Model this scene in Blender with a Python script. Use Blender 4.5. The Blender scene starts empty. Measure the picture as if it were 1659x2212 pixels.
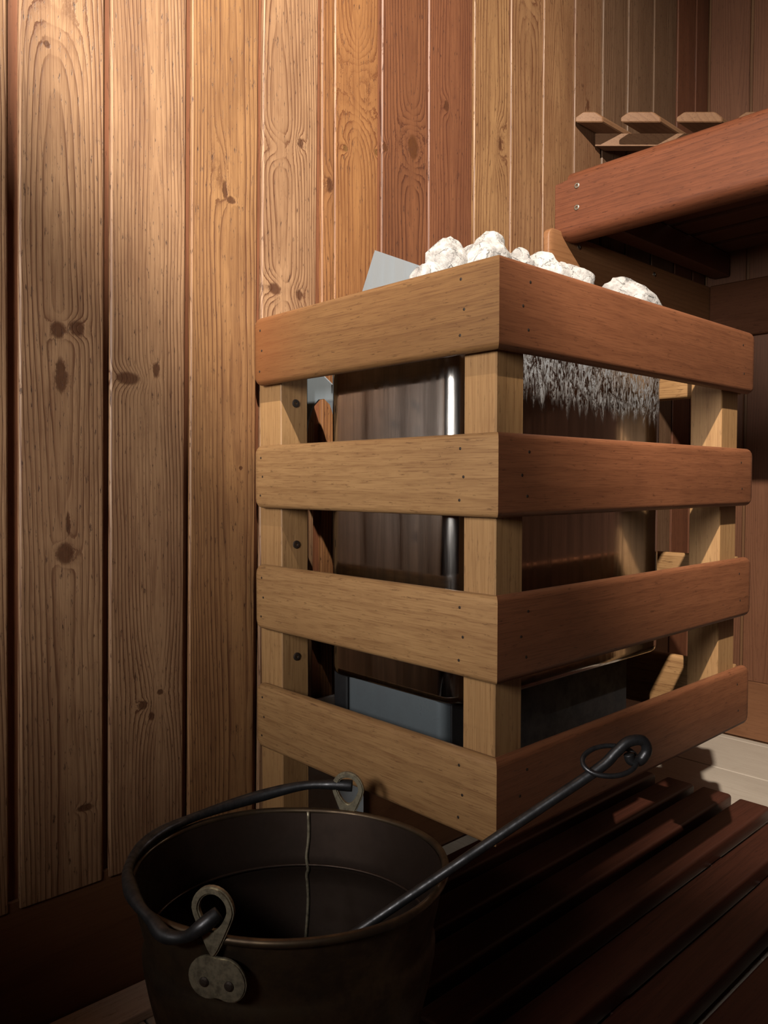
import bpy, bmesh, math, random
from mathutils import Vector, Matrix, noise
random.seed(7)
S = bpy.context.scene
COL = S.collection
E = 0.715                       # camera (eye) height above the floor, metres

# ------------------------------------------------------------------ camera
cam_d = bpy.data.cameras.new('camera')
cam_d.sensor_fit = 'HORIZONTAL'
cam_d.sensor_width = 27.0
cam_d.lens = 1693.0 / 1659.0 * 27.0
cam_d.clip_start = 0.02
cam = bpy.data.objects.new('camera', cam_d)
COL.objects.link(cam)
cam.location = (0, 0, E)
cam.rotation_euler = (math.radians(90) - math.atan(66 / 1693.0), 0, -math.radians(43.0))
S.camera = cam

# ------------------------------------------------------------------ world, lights, exposure
w = bpy.data.worlds.new('world')
S.world = w
w.use_nodes = True
w.node_tree.nodes['Background'].inputs[0].default_value = (0.02, 0.02, 0.02, 1)
w.node_tree.nodes['Background'].inputs[1].default_value = 0.0

LAMP = Vector((-0.28, -0.32, 1.80 + E))
ld = bpy.data.lights.new('lamp_light', 'SPOT')
ld.energy = 730
ld.color = (1.0, 0.905, 0.77)
ld.shadow_soft_size = 0.022
ld.spot_size = math.radians(86)
ld.spot_blend = 0.9
lo = bpy.data.objects.new('lamp_light', ld)
COL.objects.link(lo)
lo.location = LAMP
lo.rotation_euler = (Vector((0.62, 1.00, 0.36 + E)) - LAMP).to_track_quat('-Z', 'Y').to_euler()

DOOR = dict(y0=-0.06, y1=0.50, z0=0.75, z1=1.55, x=-1.2)
ad = bpy.data.lights.new('door_daylight', 'AREA')
ad.shape = 'RECTANGLE'
ad.size = 0.40
ad.size_y = 0.60
ad.energy = 24.0
ad.color = (1.0, 0.96, 0.89)
ad.spread = math.radians(120)
ao = bpy.data.objects.new('door_daylight', ad)
COL.objects.link(ao)
ao.location = (-1.165, 0.22, 1.15)
ao.rotation_euler = (Vector((0.75, 0.80, 0.95)) - Vector(ao.location)).to_track_quat('-Z', 'Y').to_euler()

S.view_settings.view_transform = 'Standard'
S.view_settings.look = 'None'
S.view_settings.gamma = 1.0
S.view_settings.exposure = 0.0
S.view_settings.use_curve_mapping = False

# ------------------------------------------------------------------ node helpers
class T:
    def __init__(s, mat):
        s.t = mat.node_tree
        s.n = s.t.nodes
        s.l = s.t.links
    def _in(s, sock, v):
        if v is None:
            return
        if isinstance(v, bpy.types.NodeSocket):
            s.l.new(v, sock)
        else:
            sock.default_value = v
    def m(s, op, a, b=None, c=None, clamp=False):
        nd = s.n.new('ShaderNodeMath')
        nd.operation = op
        nd.use_clamp = clamp
        for i, v in enumerate((a, b, c)):
            s._in(nd.inputs[i], v)
        return nd.outputs[0]
    def comb(s, x, y, z):
        nd = s.n.new('ShaderNodeCombineXYZ')
        for i, v in enumerate((x, y, z)):
            s._in(nd.inputs[i], v)
        return nd.outputs[0]
    def noise(s, vec, scale=1.0, detail=2.0, rough=0.5, dist=0.0):
        nd = s.n.new('ShaderNodeTexNoise')
        s.l.new(vec, nd.inputs['Vector'])
        nd.inputs['Scale'].default_value = scale
        nd.inputs['Detail'].default_value = detail
        nd.inputs['Roughness'].default_value = rough
        nd.inputs['Distortion'].default_value = dist
        return nd.outputs[0]
    def ramp(s, f, stops, interp='LINEAR'):
        nd = s.n.new('ShaderNodeValToRGB')
        s.l.new(f, nd.inputs[0])
        cr = nd.color_ramp
        cr.interpolation = interp
        while len(cr.elements) < len(stops):
            cr.elements.new(0.5)
        for e, (p, c) in zip(cr.elements, stops):
            e.position = p
            e.color = (c[0], c[1], c[2], 1) if not isinstance(c, (int, float)) else (c, c, c, 1)
        return nd.outputs[0]
    def mix(s, f, a, b, mode='MIX'):
        nd = s.n.new('ShaderNodeMix')
        nd.data_type = 'RGBA'
        nd.blend_type = mode
        s._in(nd.inputs[0], f)
        for i, v in ((6, a), (7, b)):
            if isinstance(v, tuple):
                v = (v[0], v[1], v[2], 1)
            s._in(nd.inputs[i], v)
        return nd.outputs[2]
    def smooth(s, x, lo, hi, a=0.0, b=1.0):
        nd = s.n.new('ShaderNodeMapRange')
        nd.interpolation_type = 'SMOOTHSTEP'
        s._in(nd.inputs[0], x)
        for i, v in ((1, lo), (2, hi), (3, a), (4, b)):
            nd.inputs[i].default_value = v
        return nd.outputs[0]

def new_mat(name):
    m = bpy.data.materials.new(name)
    m.use_nodes = True
    return m, T(m), m.node_tree.nodes['Principled BSDF']

ALB = 0.50                      # timber colours darkened so bounced light leaves the shade deep
AX = {'x': 0, 'y': 1, 'z': 2}
def wood(name, light, dark, length='z', across='x', depth='y', freq=190.0, a0=0.0, d0=0.02, dvar=0.10,
         wob=0.010, line=0.75, fleck=0.5, pore=0.35, mottle=0.35, knots=(), seed=0.0, rough=0.5,
         tint=0.10, bump=0.15, knot_col=(0.10, 0.035, 0.014), fiber=(420.0, 9.0), spec=0.35, stain=None):
    """board of flat-sawn timber: growth rings cut lengthwise, knots at (across, length, ra, rl, rings, core)"""
    mat, t, bs = new_mat(name)
    light = tuple(x * ALB for x in light)
    dark = tuple(x * ALB for x in dark)
    knot_col = tuple(x * ALB for x in knot_col)
    tc = t.n.new('ShaderNodeTexCoord')
    sp = t.n.new('ShaderNodeSeparateXYZ')
    t.l.new(tc.outputs['Object'], sp.inputs[0])
    a, l, d = sp.outputs[AX[across]], sp.outputs[AX[length]], sp.outputs[AX[depth]]
    oi = t.n.new('ShaderNodeObjectInfo')
    rnd = t.m('MULTIPLY', oi.outputs['Random'], 37.0)
    ls = t.m('ADD', t.m('ADD', l, seed), rnd)
    n1 = t.m('SUBTRACT', t.noise(t.comb(t.m('MULTIPLY', a, 8.0), t.m('MULTIPLY', d, 8.0), t.m('MULTIPLY', ls, 2.3)), 1.0, 2.0), 0.5)
    A = t.m('ADD', t.m('SUBTRACT', a, a0), t.m('MULTIPLY', n1, wob * 2))
    n2 = t.m('SUBTRACT', t.noise(t.comb(seed * 1.7 + 3.1, 0.0, t.m('MULTIPLY', ls, 0.9)), 1.0, 1.0), 0.5)
    D = t.m('ADD', t.m('ADD', d, d0), t.m('MULTIPLY', n2, dvar))
    r = t.m('SQRT', t.m('ADD', t.m('MULTIPLY', A, A), t.m('MULTIPLY', D, D)))
    s = t.m('MULTIPLY', r, freq)
    core = None
    for (ka, kl, ra, rl, amp, cr) in knots:
        wa = t.m('ADD', a, t.m('MULTIPLY', t.m('SUBTRACT', t.noise(t.comb(t.m('MULTIPLY', a, 110.0), 0.3, t.m('MULTIPLY', l, 80.0)), 1.0, 4.0, 0.7), 0.5), min(ra * 1.6, 0.014)))
        e = t.m('ADD', t.m('POWER', t.m('ABSOLUTE', t.m('DIVIDE', t.m('SUBTRACT', wa, ka), ra)), 2.0),
                t.m('POWER', t.m('ABSOLUTE', t.m('DIVIDE', t.m('SUBTRACT', l, kl), rl)), 2.0))
        s = t.m('ADD', s, t.m('MULTIPLY', t.m('EXPONENT', t.m('MULTIPLY', e, -1.0)), amp))
        if cr > 0:
            c = t.smooth(e, cr * 0.35, cr, 1.0, 0.0)
            core = c if core is None else t.m('MAXIMUM', core, c)
    s = t.m('ADD', s, t.m('MULTIPLY', t.noise(t.comb(t.m('MULTIPLY', a, 60.0), t.m('MULTIPLY', d, 60.0), t.m('MULTIPLY', ls, 7.0)), 1.0, 3.0), 0.7))
    f = t.m('FRACT', s)
    k = t.ramp(f, [(0.0, 0.0), (0.40, 0.10), (0.70, 0.42), (0.86, 1.0), (0.94, 0.85), (1.0, 0.0)])
    # lines fade in and out
    fade = t.noise(t.comb(t.m('MULTIPLY', a, 30.0), 2.0, t.m('MULTIPLY', ls, 3.0)), 1.0, 2.0)
    kl_ = t.m('MULTIPLY', t.m('MULTIPLY', t.m('MULTIPLY', k, line), t.smooth(fade, 0.25, 0.62, 0.40, 1.0)), t.smooth(t.m('ABSOLUTE', A), 0.002, 0.016, 0.22, 1.0))
    str_ = t.noise(t.comb(t.m('MULTIPLY', a, 1000.0), t.m('MULTIPLY', d, 1000.0), t.m('MULTIPLY', ls, 14.0)), 1.0, 2.0, 0.6)
    fib = t.noise(t.comb(t.m('MULTIPLY', a, fiber[0]), t.m('MULTIPLY', d, fiber[0]), t.m('MULTIPLY', ls, fiber[1])), 1.0, 3.0, 0.6)
    mot = t.noise(t.comb(t.m('MULTIPLY', a, 16.0), 5.0, t.m('MULTIPLY', ls, 5.0)), 1.0, 4.0, 0.6)
    flk = t.noise(t.comb(t.m('MULTIPLY', a, 260.0), t.m('MULTIPLY', d, 260.0), t.m('MULTIPLY', ls, 48.0)), 1.0, 4.0, 0.7)
    mid = tuple(x * 0.62 + y * 0.38 for x, y in zip(light, dark))
    col = t.mix(t.smooth(mot, 0.30, 0.72, 0.0, mottle * 1.6), light, mid)
    col = t.mix(kl_, col, dark)
    col = t.mix(t.smooth(fib, 0.46, 0.74, 0.0, pore), col, dark)
    col = t.mix(t.smooth(str_, 0.50, 0.72, 0.0, pore * 0.8), col, dark)
    blo = t.noise(t.comb(t.m('MULTIPLY', a, 45.0), 9.0, t.m('MULTIPLY', ls, 11.0)), 1.0, 5.0, 0.7)
    col = t.mix(t.smooth(blo, 0.52, 0.75, 0.0, mottle), col, tuple(0.5 * x + 0.5 * y for x, y in zip(mid, dark)))
    col = t.mix(t.smooth(flk, 0.58, 0.68, 0.0, fleck), col, tuple(x * 0.50 for x in dark))
    if core is not None:
        kr = t.noise(t.comb(t.m('MULTIPLY', a, 160.0), 1.0, t.m('MULTIPLY', l, 110.0)), 1.0, 4.0, 0.7)
        kc = t.mix(t.smooth(kr, 0.35, 0.65), knot_col, tuple(0.5 * x + 0.5 * y for x, y in zip(knot_col, dark)))
        col = t.mix(t.m('MULTIPLY', core, 0.88), col, kc)
    if stain is not None:            # timber of another hue towards one end: (colour, from, to)
        nz = t.m('MULTIPLY', t.m('SUBTRACT', mot, 0.5), 0.10)
        col = t.mix(t.smooth(t.m('ADD', l, nz), stain[1], stain[2], 0.0, 0.8), col, t.mix(0.6, col, stain[0]))
    hs = t.n.new('ShaderNodeHueSaturation')
    t.l.new(col, hs.inputs['Color'])
    t._in(hs.inputs['Value'], t.m('ADD', 1.0 - tint * 0.5, t.m('MULTIPLY', oi.outputs['Random'], tint)))
    t.l.new(hs.outputs[0], bs.inputs['Base Color'])
    t._in(bs.inputs['Roughness'], t.m('ADD', rough - 0.06, t.m('MULTIPLY', fib, 0.16)))
    bs.inputs['Specular IOR Level'].default_value = spec
    bp = t.n.new('ShaderNodeBump')
    bp.inputs['Strength'].default_value = bump
    bp.inputs['Distance'].default_value = 0.0015
    hgt = t.m('SUBTRACT', t.m('SUBTRACT', 1.0, t.m('MULTIPLY', kl_, 0.6)), t.m('ADD', t.m('MULTIPLY', fib, 0.5), t.smooth(flk, 0.58, 0.72, 0.0, fleck)))
    if core is not None:
        hgt = t.m('SUBTRACT', hgt, t.m('MULTIPLY', core, 0.8))
    t.l.new(hgt, bp.inputs['Height'])
    t.l.new(bp.outputs[0], bs.inputs['Normal'])
    return mat

def metal(name, col, rough, metallic=1.0, mott=0.3, scale=40.0, dark=None, bump=0.1, streak=False):
    mat, t, bs = new_mat(name)
    tc = t.n.new('ShaderNodeTexCoord')
    n = t.noise(tc.outputs['Object'], scale, 5.0, 0.65)
    if streak:
        sp = t.n.new('ShaderNodeSeparateXYZ')
        t.l.new(tc.outputs['Object'], sp.inputs[0])
        n = t.noise(t.comb(t.m('MULTIPLY', sp.outputs[0], 60.0), t.m('MULTIPLY', sp.outputs[1], 60.0), t.m('MULTIPLY', sp.outputs[2], 5.0)), 1.0, 4.0, 0.6)
    d = dark or tuple(x * 0.35 for x in col)
    t.l.new(t.mix(t.smooth(n, 0.35, 0.68, 0.0, mott * 2), col, d), bs.inputs['Base Color'])
    bs.inputs['Metallic'].default_value = metallic
    t._in(bs.inputs['Roughness'], t.smooth(n, 0.3, 0.7, max(rough - 0.08, 0.03), rough + 0.12))
    bp = t.n.new('ShaderNodeBump')
    bp.inputs['Strength'].default_value = bump
    bp.inputs['Distance'].default_value = 0.001
    t.l.new(n, bp.inputs['Height'])
    t.l.new(bp.outputs[0], bs.inputs['Normal'])
    return mat

# ------------------------------------------------------------------ mesh helpers
def link(name, me, mat, parent=None, loc=(0, 0, 0), rot=(0, 0, 0), smooth=False):
    o = bpy.data.objects.new(name, me)
    COL.objects.link(o)
    if mat is not None and not me.materials:
        me.materials.append(mat)
    o.location = loc
    o.rotation_euler = rot
    if parent is not None:
        o.parent = parent
    if smooth:
        for p in me.polygons:
            p.use_smooth = True
    return o

def mesh_of(bm, name):
    bmesh.ops.recalc_face_normals(bm, faces=bm.faces)
    me = bpy.data.meshes.new(name)
    bm.to_mesh(me)
    bm.free()
    return me

def bm_box(x0, x1, y0, y1, z0, z1, bevel=0.0, seg=1, bm=None):
    b = bmesh.new()
    r = bmesh.ops.create_cube(b, size=1.0)
    for v in b.verts:
        v.co = Vector(((x0 + x1) / 2 + v.co.x * (x1 - x0), (y0 + y1) / 2 + v.co.y * (y1 - y0), (z0 + z1) / 2 + v.co.z * (z1 - z0)))
    if bevel > 0:
        bmesh.ops.bevel(b, geom=list(b.edges), offset=bevel, segments=seg, affect='EDGES', profile=0.5)
    return b

def box(name, mat, dims, parent=None, loc=(0, 0, 0), rot=(0, 0, 0), bevel=0.0, seg=1):
    b = bm_box(*dims, bevel=bevel, seg=seg)
    return link(name, mesh_of(b, name), mat, parent, loc, rot, smooth=False)

def empty(name, loc=(0, 0, 0), rot=(0, 0, 0)):
    o = bpy.data.objects.new(name, None)
    o.empty_display_size = 0.05
    COL.objects.link(o)
    o.location = loc
    o.rotation_euler = rot
    return o

def tag(o, label=None, cat=None, group=None, kind=None):
    if label: o['label'] = label
    if cat: o['category'] = cat
    if group: o['group'] = group
    if kind: o['kind'] = kind
    return o

def shade_auto(o, ang=40):
    me = o.data
    for p in me.polygons:
        p.use_smooth = True
    me.set_sharp_from_angle(angle=math.radians(ang))
    return o

def rounded_profile(t, h, r, seg=4):
    """(y, z) loop, y in [0,t], z in [0,h]"""
    pts = []
    for cx, cz, a0 in ((t - r, h - r, 0), (r, h - r, 90), (r, r, 180), (t - r, r, 270)):
        for i in range(seg + 1):
            a = math.radians(a0 + 90.0 * i / seg)
            pts.append((cx + r * math.cos(a), cz + r * math.sin(a)))
    return pts

def slat_mesh(name, L, t, h, r=0.007, end_r=0.014, start='round', end='round', sag=0.0, seg=4):
    """board along +x, outer face at y=0, inner at y=t, z 0..h; ends rounded or mitred"""
    prof = rounded_profile(t, h, r, seg)
    secs = []
    def endsec(kind, at_start):
        out = []
        if kind == 'round':
            for i in range(5):
                a = math.radians(90.0 * i / 4)
                dx = end_r * (1 - math.cos(a)) if False else end_r * (1 - math.sin(math.radians(90 - 90.0 * i / 4)))
                out.append(dx)
        return out
    def rnd(kind):
        res = []
        n = 5
        for i in range(n + 1):
            a = math.radians(90.0 * i / n)
            res.append((end_r * (1 - math.sin(a)) * 1.0, end_r * (1 - math.cos(a))))
        # (distance from the tip, height shrink) from body to tip
        return [(d, s) for d, s in res]
    verts = []
    faces = []
    n = len(prof)
    def section(x_of, shrink, tsh=0.0):
        base = len(verts)
        for (y, z) in prof:
            zz = h / 2 + (z - h / 2) * (1 - 2 * shrink / h)
            yy = t / 2 + (y - t / 2) * (1 - 2 * tsh / t)
            verts.append((x_of(yy), yy, zz))
        secs.append(base)
    er = end_r
    steps = [(math.radians(90.0 * i / 5)) for i in range(6)]
    if start == 'mitre':
        section(lambda y: y, 0.0)
    elif start == 'square':
        section(lambda y: 0.0, 0.001, 0.001)
        section(lambda y: 0.001, 0.0)
    else:
        for a in steps:                       # tip -> body
            dx = er * (1 - math.sin(a)); sh = er * (1 - math.cos(a))
            # a=0 : dx=er, sh=0 (body) ; a=90: dx=0, sh=er (tip)
        for a in reversed(steps):
            dx = er * (1 - math.sin(a)); sh = er * (1 - math.cos(a))
            section(lambda y, dx=dx: dx, sh, min(sh * 0.25, t * 0.3))
    m = max(2, int(L / 0.06))
    for i in range(1, m):
        x = L * i / m
        section(lambda y, x=x: x, 0.0)
    if end == 'mitre':
        section(lambda y: L - y, 0.0)
    elif end == 'square':
        section(lambda y: L - 0.001, 0.0)
        section(lambda y: L, 0.001, 0.001)
    else:
        for a in steps:
            dx = er * (1 - math.sin(a)); sh = er * (1 - math.cos(a))
            section(lambda y, dx=dx: L - dx, sh, min(sh * 0.25, t * 0.3))
    for b0, b1 in zip(secs, secs[1:]):
        for i in range(n):
            j = (i + 1) % n
            faces.append((b0 + i, b0 + j, b1 + j, b1 + i))
    faces.append(tuple(secs[0] + i for i in reversed(range(n))))
    faces.append(tuple(secs[-1] + i for i in range(n)))
    me = bpy.data.meshes.new(name)
    me.from_pydata(verts, [], faces)
    b = bmesh.new(); b.from_mesh(me)
    bmesh.ops.recalc_face_normals(b, faces=b.faces)
    b.to_mesh(me); b.free()
    return me

def lathe_mesh(name, prof, n=72, closed=False, sx=1.0, sy=1.0):
    verts, faces = [], []
    for (r, z) in prof:
        for i in range(n):
            a = 2 * math.pi * i / n
            verts.append((r * math.cos(a) * sx, r * math.sin(a) * sy, z))
    m = len(prof)
    rng = range(m) if closed else range(m - 1)
    for k in rng:
        k2 = (k + 1) % m
        for i in range(n):
            j = (i + 1) % n
            faces.append((k * n + i, k * n + j, k2 * n + j, k2 * n + i))
    if not closed:
        if prof[0][0] > 1e-5: faces.append(tuple(reversed(range(n))))
        if prof[-1][0] > 1e-5: faces.append(tuple((m - 1) * n + i for i in range(n)))
    me = bpy.data.meshes.new(name)
    me.from_pydata(verts, [], faces)
    b = bmesh.new(); b.from_mesh(me)
    bmesh.ops.recalc_face_normals(b, faces=b.faces)
    b.to_mesh(me); b.free()
    return me

def smooth_path(pts, n=8, closed=False):
    P = [Vector(p) for p in pts]
    out = []
    m = len(P)
    rng = range(m) if closed else range(m - 1)
    for i in rng:
        if closed:
            p0, p1, p2, p3 = P[(i - 1) % m], P[i], P[(i + 1) % m], P[(i + 2) % m]
        else:
            p0, p1, p2, p3 = P[max(i - 1, 0)], P[i], P[i + 1], P[min(i + 2, m - 1)]
        for k in range(n):
            u = k / n
            out.append(0.5 * ((2 * p1) + (-p0 + p2) * u + (2 * p0 - 5 * p1 + 4 * p2 - p3) * u * u + (-p0 + 3 * p1 - 3 * p2 + p3) * u ** 3))
    if not closed:
        out.append(P[-1])
    return out

def tube_mesh(name, path, rad, n=10, closed=False, flat=1.0):
    """sweep; rad = number or list along the path"""
    pts = [Vector(p) for p in path]
    m = len(pts)
    verts, faces = [], []
    up = None
    for i, p in enumerate(pts):
        if closed:
            tg = (pts[(i + 1) % m] - pts[(i - 1) % m]).normalized()
        else:
            tg = (pts[min(i + 1, m - 1)] - pts[max(i - 1, 0)]).normalized()
        if up is None:
            up = Vector((0, 0, 1)) if abs(tg.z) < 0.9 else Vector((1, 0, 0))
        sd = tg.cross(up).normalized()
        up = sd.cross(tg).normalized()
        r = rad[i] if isinstance(rad, (list, tuple)) else rad
        for k in range(n):
            a = 2 * math.pi * k / n
            verts.append(tuple(p + sd * (r * math.cos(a)) + up * (r * math.sin(a) * flat)))
    rng = range(m) if closed else range(m - 1)
    for i in rng:
        i2 = (i + 1) % m
        for k in range(n):
            k2 = (k + 1) % n
            faces.append((i * n + k, i * n + k2, i2 * n + k2, i2 * n + k))
    if not closed:
        faces.append(tuple(reversed(range(n))))
        faces.append(tuple((m - 1) * n + k for k in range(n)))
    me = bpy.data.meshes.new(name)
    me.from_pydata(verts, [], faces)
    b = bmesh.new(); b.from_mesh(me)
    bmesh.ops.recalc_face_normals(b, faces=b.faces)
    b.to_mesh(me); b.free()
    return me

def plate_mesh(name, outline, thick, hole=None):
    """flat plate in local x-z plane, thickness along +y; hole = inner outline with the same point count"""
    b = bmesh.new()
    if hole is None:
        f = [b.verts.new((x, 0, z)) for x, z in outline]
        k = [b.verts.new((x, thick, z)) for x, z in outline]
        b.faces.new(f); b.faces.new(list(reversed(k)))
        n = len(f)
        for i in range(n):
            j = (i + 1) % n
            b.faces.new((f[i], k[i], k[j], f[j]))
    else:
        n = len(outline)
        rings = []
        for pts, y in ((outline, 0), (hole, 0), (hole, thick), (outline, thick)):
            rings.append([b.verts.new((x, y, z)) for x, z in pts])
        for q in range(4):
            r0, r1 = rings[q], rings[(q + 1) % 4]
            for i in range(n):
                j = (i + 1) % n
                b.faces.new((r0[i], r0[j], r1[j], r1[i]))
    return mesh_of(b, name)

# ------------------------------------------------------------------ materials
PINE_L, PINE_D = (0.60, 0.350, 0.190), (0.150, 0.052, 0.022)
M_floor = wood('pale_floor_wood', (0.76, 0.65, 0.54), (0.46, 0.37, 0.29), length='y', across='x', depth='z', freq=110, line=0.25, fleck=0.25, mottle=0.4, rough=0.6, bump=0.1)
M_back = wood('recess_wood', (0.36, 0.135, 0.062), (0.17, 0.058, 0.025), length='z', across='x', depth='y', freq=120, line=0.5, knots=(), bump=0.05)
M_hidden = wood('panel_wood', (0.30, 0.15, 0.07), (0.14, 0.055, 0.024), length='z', across='x', depth='y', freq=60, line=0.5, fleck=0.2, bump=0.05)
M_hidden_y = wood('panel_wood_side', (0.30, 0.15, 0.07), (0.14, 0.055, 0.024), length='z', across='y', depth='x', freq=60, line=0.5, fleck=0.2, bump=0.05)
M_base = wood('baseboard_wood', (0.27, 0.115, 0.05), (0.13, 0.045, 0.018), length='x', across='z', depth='y', freq=130, line=0.45, fleck=0.3)
M_base_y = wood('baseboard_wood_far', (0.36, 0.16, 0.075), (0.19, 0.07, 0.03), length='y', across='z', depth='x', freq=130, line=0.45, fleck=0.3)
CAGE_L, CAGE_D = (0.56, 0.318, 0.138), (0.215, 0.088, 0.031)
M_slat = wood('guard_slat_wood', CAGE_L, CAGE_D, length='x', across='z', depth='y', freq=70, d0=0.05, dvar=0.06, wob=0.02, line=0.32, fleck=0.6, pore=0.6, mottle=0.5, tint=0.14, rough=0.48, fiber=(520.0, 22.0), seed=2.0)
M_slat_f = wood('guard_front_slat_shaded', (0.35, 0.130, 0.057), (0.140, 0.042, 0.017), length='x', across='z', depth='y', freq=70, d0=0.05, dvar=0.06, wob=0.02, line=0.3, fleck=0.55, pore=0.55, mottle=0.5, tint=0.14, rough=0.48, fiber=(520.0, 22.0), seed=5.0)  # same timber as the side rails, with the front's dimmer light in its colour
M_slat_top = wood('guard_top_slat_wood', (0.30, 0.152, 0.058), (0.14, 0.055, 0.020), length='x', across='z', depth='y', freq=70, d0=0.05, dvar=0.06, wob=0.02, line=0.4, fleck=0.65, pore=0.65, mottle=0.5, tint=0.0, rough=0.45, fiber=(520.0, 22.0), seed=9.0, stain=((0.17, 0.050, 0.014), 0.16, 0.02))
M_post = wood('guard_post_wood', (0.57, 0.325, 0.140), (0.27, 0.12, 0.042), length='z', across='x', depth='y', freq=90, line=0.3, fleck=0.4, pore=0.5, mottle=0.4, tint=0.1, fiber=(420.0, 14.0), seed=4.0)
M_bench = wood('bench_wood', (0.25, 0.080, 0.036), (0.095, 0.027, 0.012), length='y', across='z', depth='x', freq=80, line=0.45, fleck=0.75, pore=0.6, mottle=0.6, rough=0.42, fiber=(380.0, 18.0), seed=6.0)
M_bench_s = wood('bench_slat_wood', (0.15, 0.046, 0.020), (0.07, 0.02, 0.009), length='y', across='x', depth='z', freq=80, line=0.4, fleck=0.4, rough=0.5, seed=7.0)
M_ledger = wood('ledger_wood', (0.44, 0.20, 0.085), (0.22, 0.085, 0.03), length='x', across='z', depth='y', freq=90, line=0.4, fleck=0.3, seed=8.0)
M_ledger_d = wood('shaded_ledger_wood', (0.16, 0.06, 0.028), (0.08, 0.028, 0.012), length='y', across='z', depth='x', freq=90, line=0.4, rough=0.75, spec=0.1, seed=3.0)  # darker copy of the ledger timber; under-bench shade is put into its colour
M_shelf = wood('shelf_wood', (0.33, 0.17, 0.085), (0.16, 0.065, 0.03), length='x', across='y', depth='z', freq=90, line=0.4, fleck=0.5, seed=8.5)
M_duck = wood('duckboard_wood', (0.095, 0.028, 0.016), (0.038, 0.011, 0.006), length='x', across='y', depth='z', freq=90, line=0.4, fleck=0.5, pore=0.5, rough=0.42, seed=11.0, bump=0.25)
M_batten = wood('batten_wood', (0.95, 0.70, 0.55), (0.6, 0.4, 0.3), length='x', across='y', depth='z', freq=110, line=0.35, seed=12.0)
M_screw = metal('screw_metal', (0.42, 0.40, 0.34), 0.35, mott=0.4, scale=300)
M_dark = metal('dark_iron', (0.055, 0.055, 0.06), 0.42, metallic=0.8, mott=0.4, scale=90, bump=0.3)
M_nail = metal('nail_iron', (0.03, 0.018, 0.012), 0.6, metallic=0.4, mott=0.2, scale=200)
M_pail = metal('old_copper', (0.105, 0.074, 0.046), 0.42, metallic=0.85, mott=0.45, scale=22, dark=(0.040, 0.026, 0.018), bump=0.25)
M_pail_in = metal('dark_copper', (0.055, 0.036, 0.028), 0.48, metallic=0.8, mott=0.4, scale=30, dark=(0.028, 0.018, 0.014), bump=0.25)  # darker copper tone for the pail's lining
M_lug = metal('cast_lug', (0.32, 0.28, 0.20), 0.45, metallic=0.7, mott=0.45, scale=120, dark=(0.10, 0.08, 0.055), bump=0.35)
M_sheet = metal('galvanised_sheet', (0.27, 0.31, 0.345), 0.42, metallic=0.6, mott=0.2, scale=25, dark=(0.19, 0.22, 0.25), streak=True)
M_grey = metal('grey_board', (0.60, 0.68, 0.74), 0.5, metallic=0.2, mott=0.2, scale=14, dark=(0.26, 0.29, 0.32))
M_basebox = metal('base_steel', (0.13, 0.155, 0.175), 0.34, metallic=0.45, mott=0.25, scale=14, dark=(0.09, 0.105, 0.12))
M_black = metal('blackened_steel', (0.012, 0.012, 0.014), 0.55, metallic=0.3, mott=0.2, scale=50)

def steel_mat():
    mat, t, bs = new_mat('heater_steel')
    tc = t.n.new('ShaderNodeTexCoord')
    sp = t.n.new('ShaderNodeSeparateXYZ')
    t.l.new(tc.outputs['Object'], sp.inputs[0])
    x, y, z = sp.outputs
    st = t.noise(t.comb(t.m('MULTIPLY', x, 70.0), t.m('MULTIPLY', y, 70.0), t.m('MULTIPLY', z, 4.0)), 1.0, 4.0, 0.65)
    col = t.mix(t.smooth(st, 0.35, 0.7), (0.44, 0.42, 0.41), (0.29, 0.275, 0.265))
    # lime scale that ran down the front below the stones
    drip = t.noise(t.comb(t.m('MULTIPLY', x, 85.0), 0.0, t.m('MULTIPLY', z, 6.0)), 1.0, 3.0, 0.6)
    cell = t.noise(t.comb(t.m('MULTIPLY', x, 130.0), 3.0, t.m('MULTIPLY', z, 48.0)), 1.0, 4.0, 0.8, 1.6)
    edge = t.m('ADD', t.m('ADD', z, t.m('MULTIPLY', drip, 0.085)), t.m('MULTIPLY', x, 0.05))
    # z here is measured from the shell's bottom edge (0) to its rim (about 0.50)
    band = t.smooth(edge, 0.438, 0.480)
    side = t.smooth(x, 0.035, 0.075)
    front = t.smooth(y, 0.030, 0.015)
    dep = t.m('MULTIPLY', t.m('MULTIPLY', band, side), t.m('MULTIPLY', front, t.smooth(cell, 0.42, 0.66)))
    col = t.mix(t.m('MULTIPLY', dep, 0.75), col, (0.17, 0.20, 0.24))
    t.l.new(col, bs.inputs['Base Color'])
    t._in(bs.inputs['Metallic'], t.m('SUBTRACT', 1.0, t.m('MULTIPLY', dep, 0.8)))
    t._in(bs.inputs['Roughness'], t.m('ADD', t.smooth(st, 0.3, 0.7, 0.06, 0.19), t.m('MULTIPLY', dep, 0.4)))
    bp = t.n.new('ShaderNodeBump')
    bp.inputs['Strength'].default_value = 0.12
    bp.inputs['Distance'].default_value = 0.0006
    t.l.new(t.m('ADD', st, t.m('MULTIPLY', dep, 2.0)), bp.inputs['Height'])
    t.l.new(bp.outputs[0], bs.inputs['Normal'])
    return mat
M_steel = steel_mat()

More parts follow.
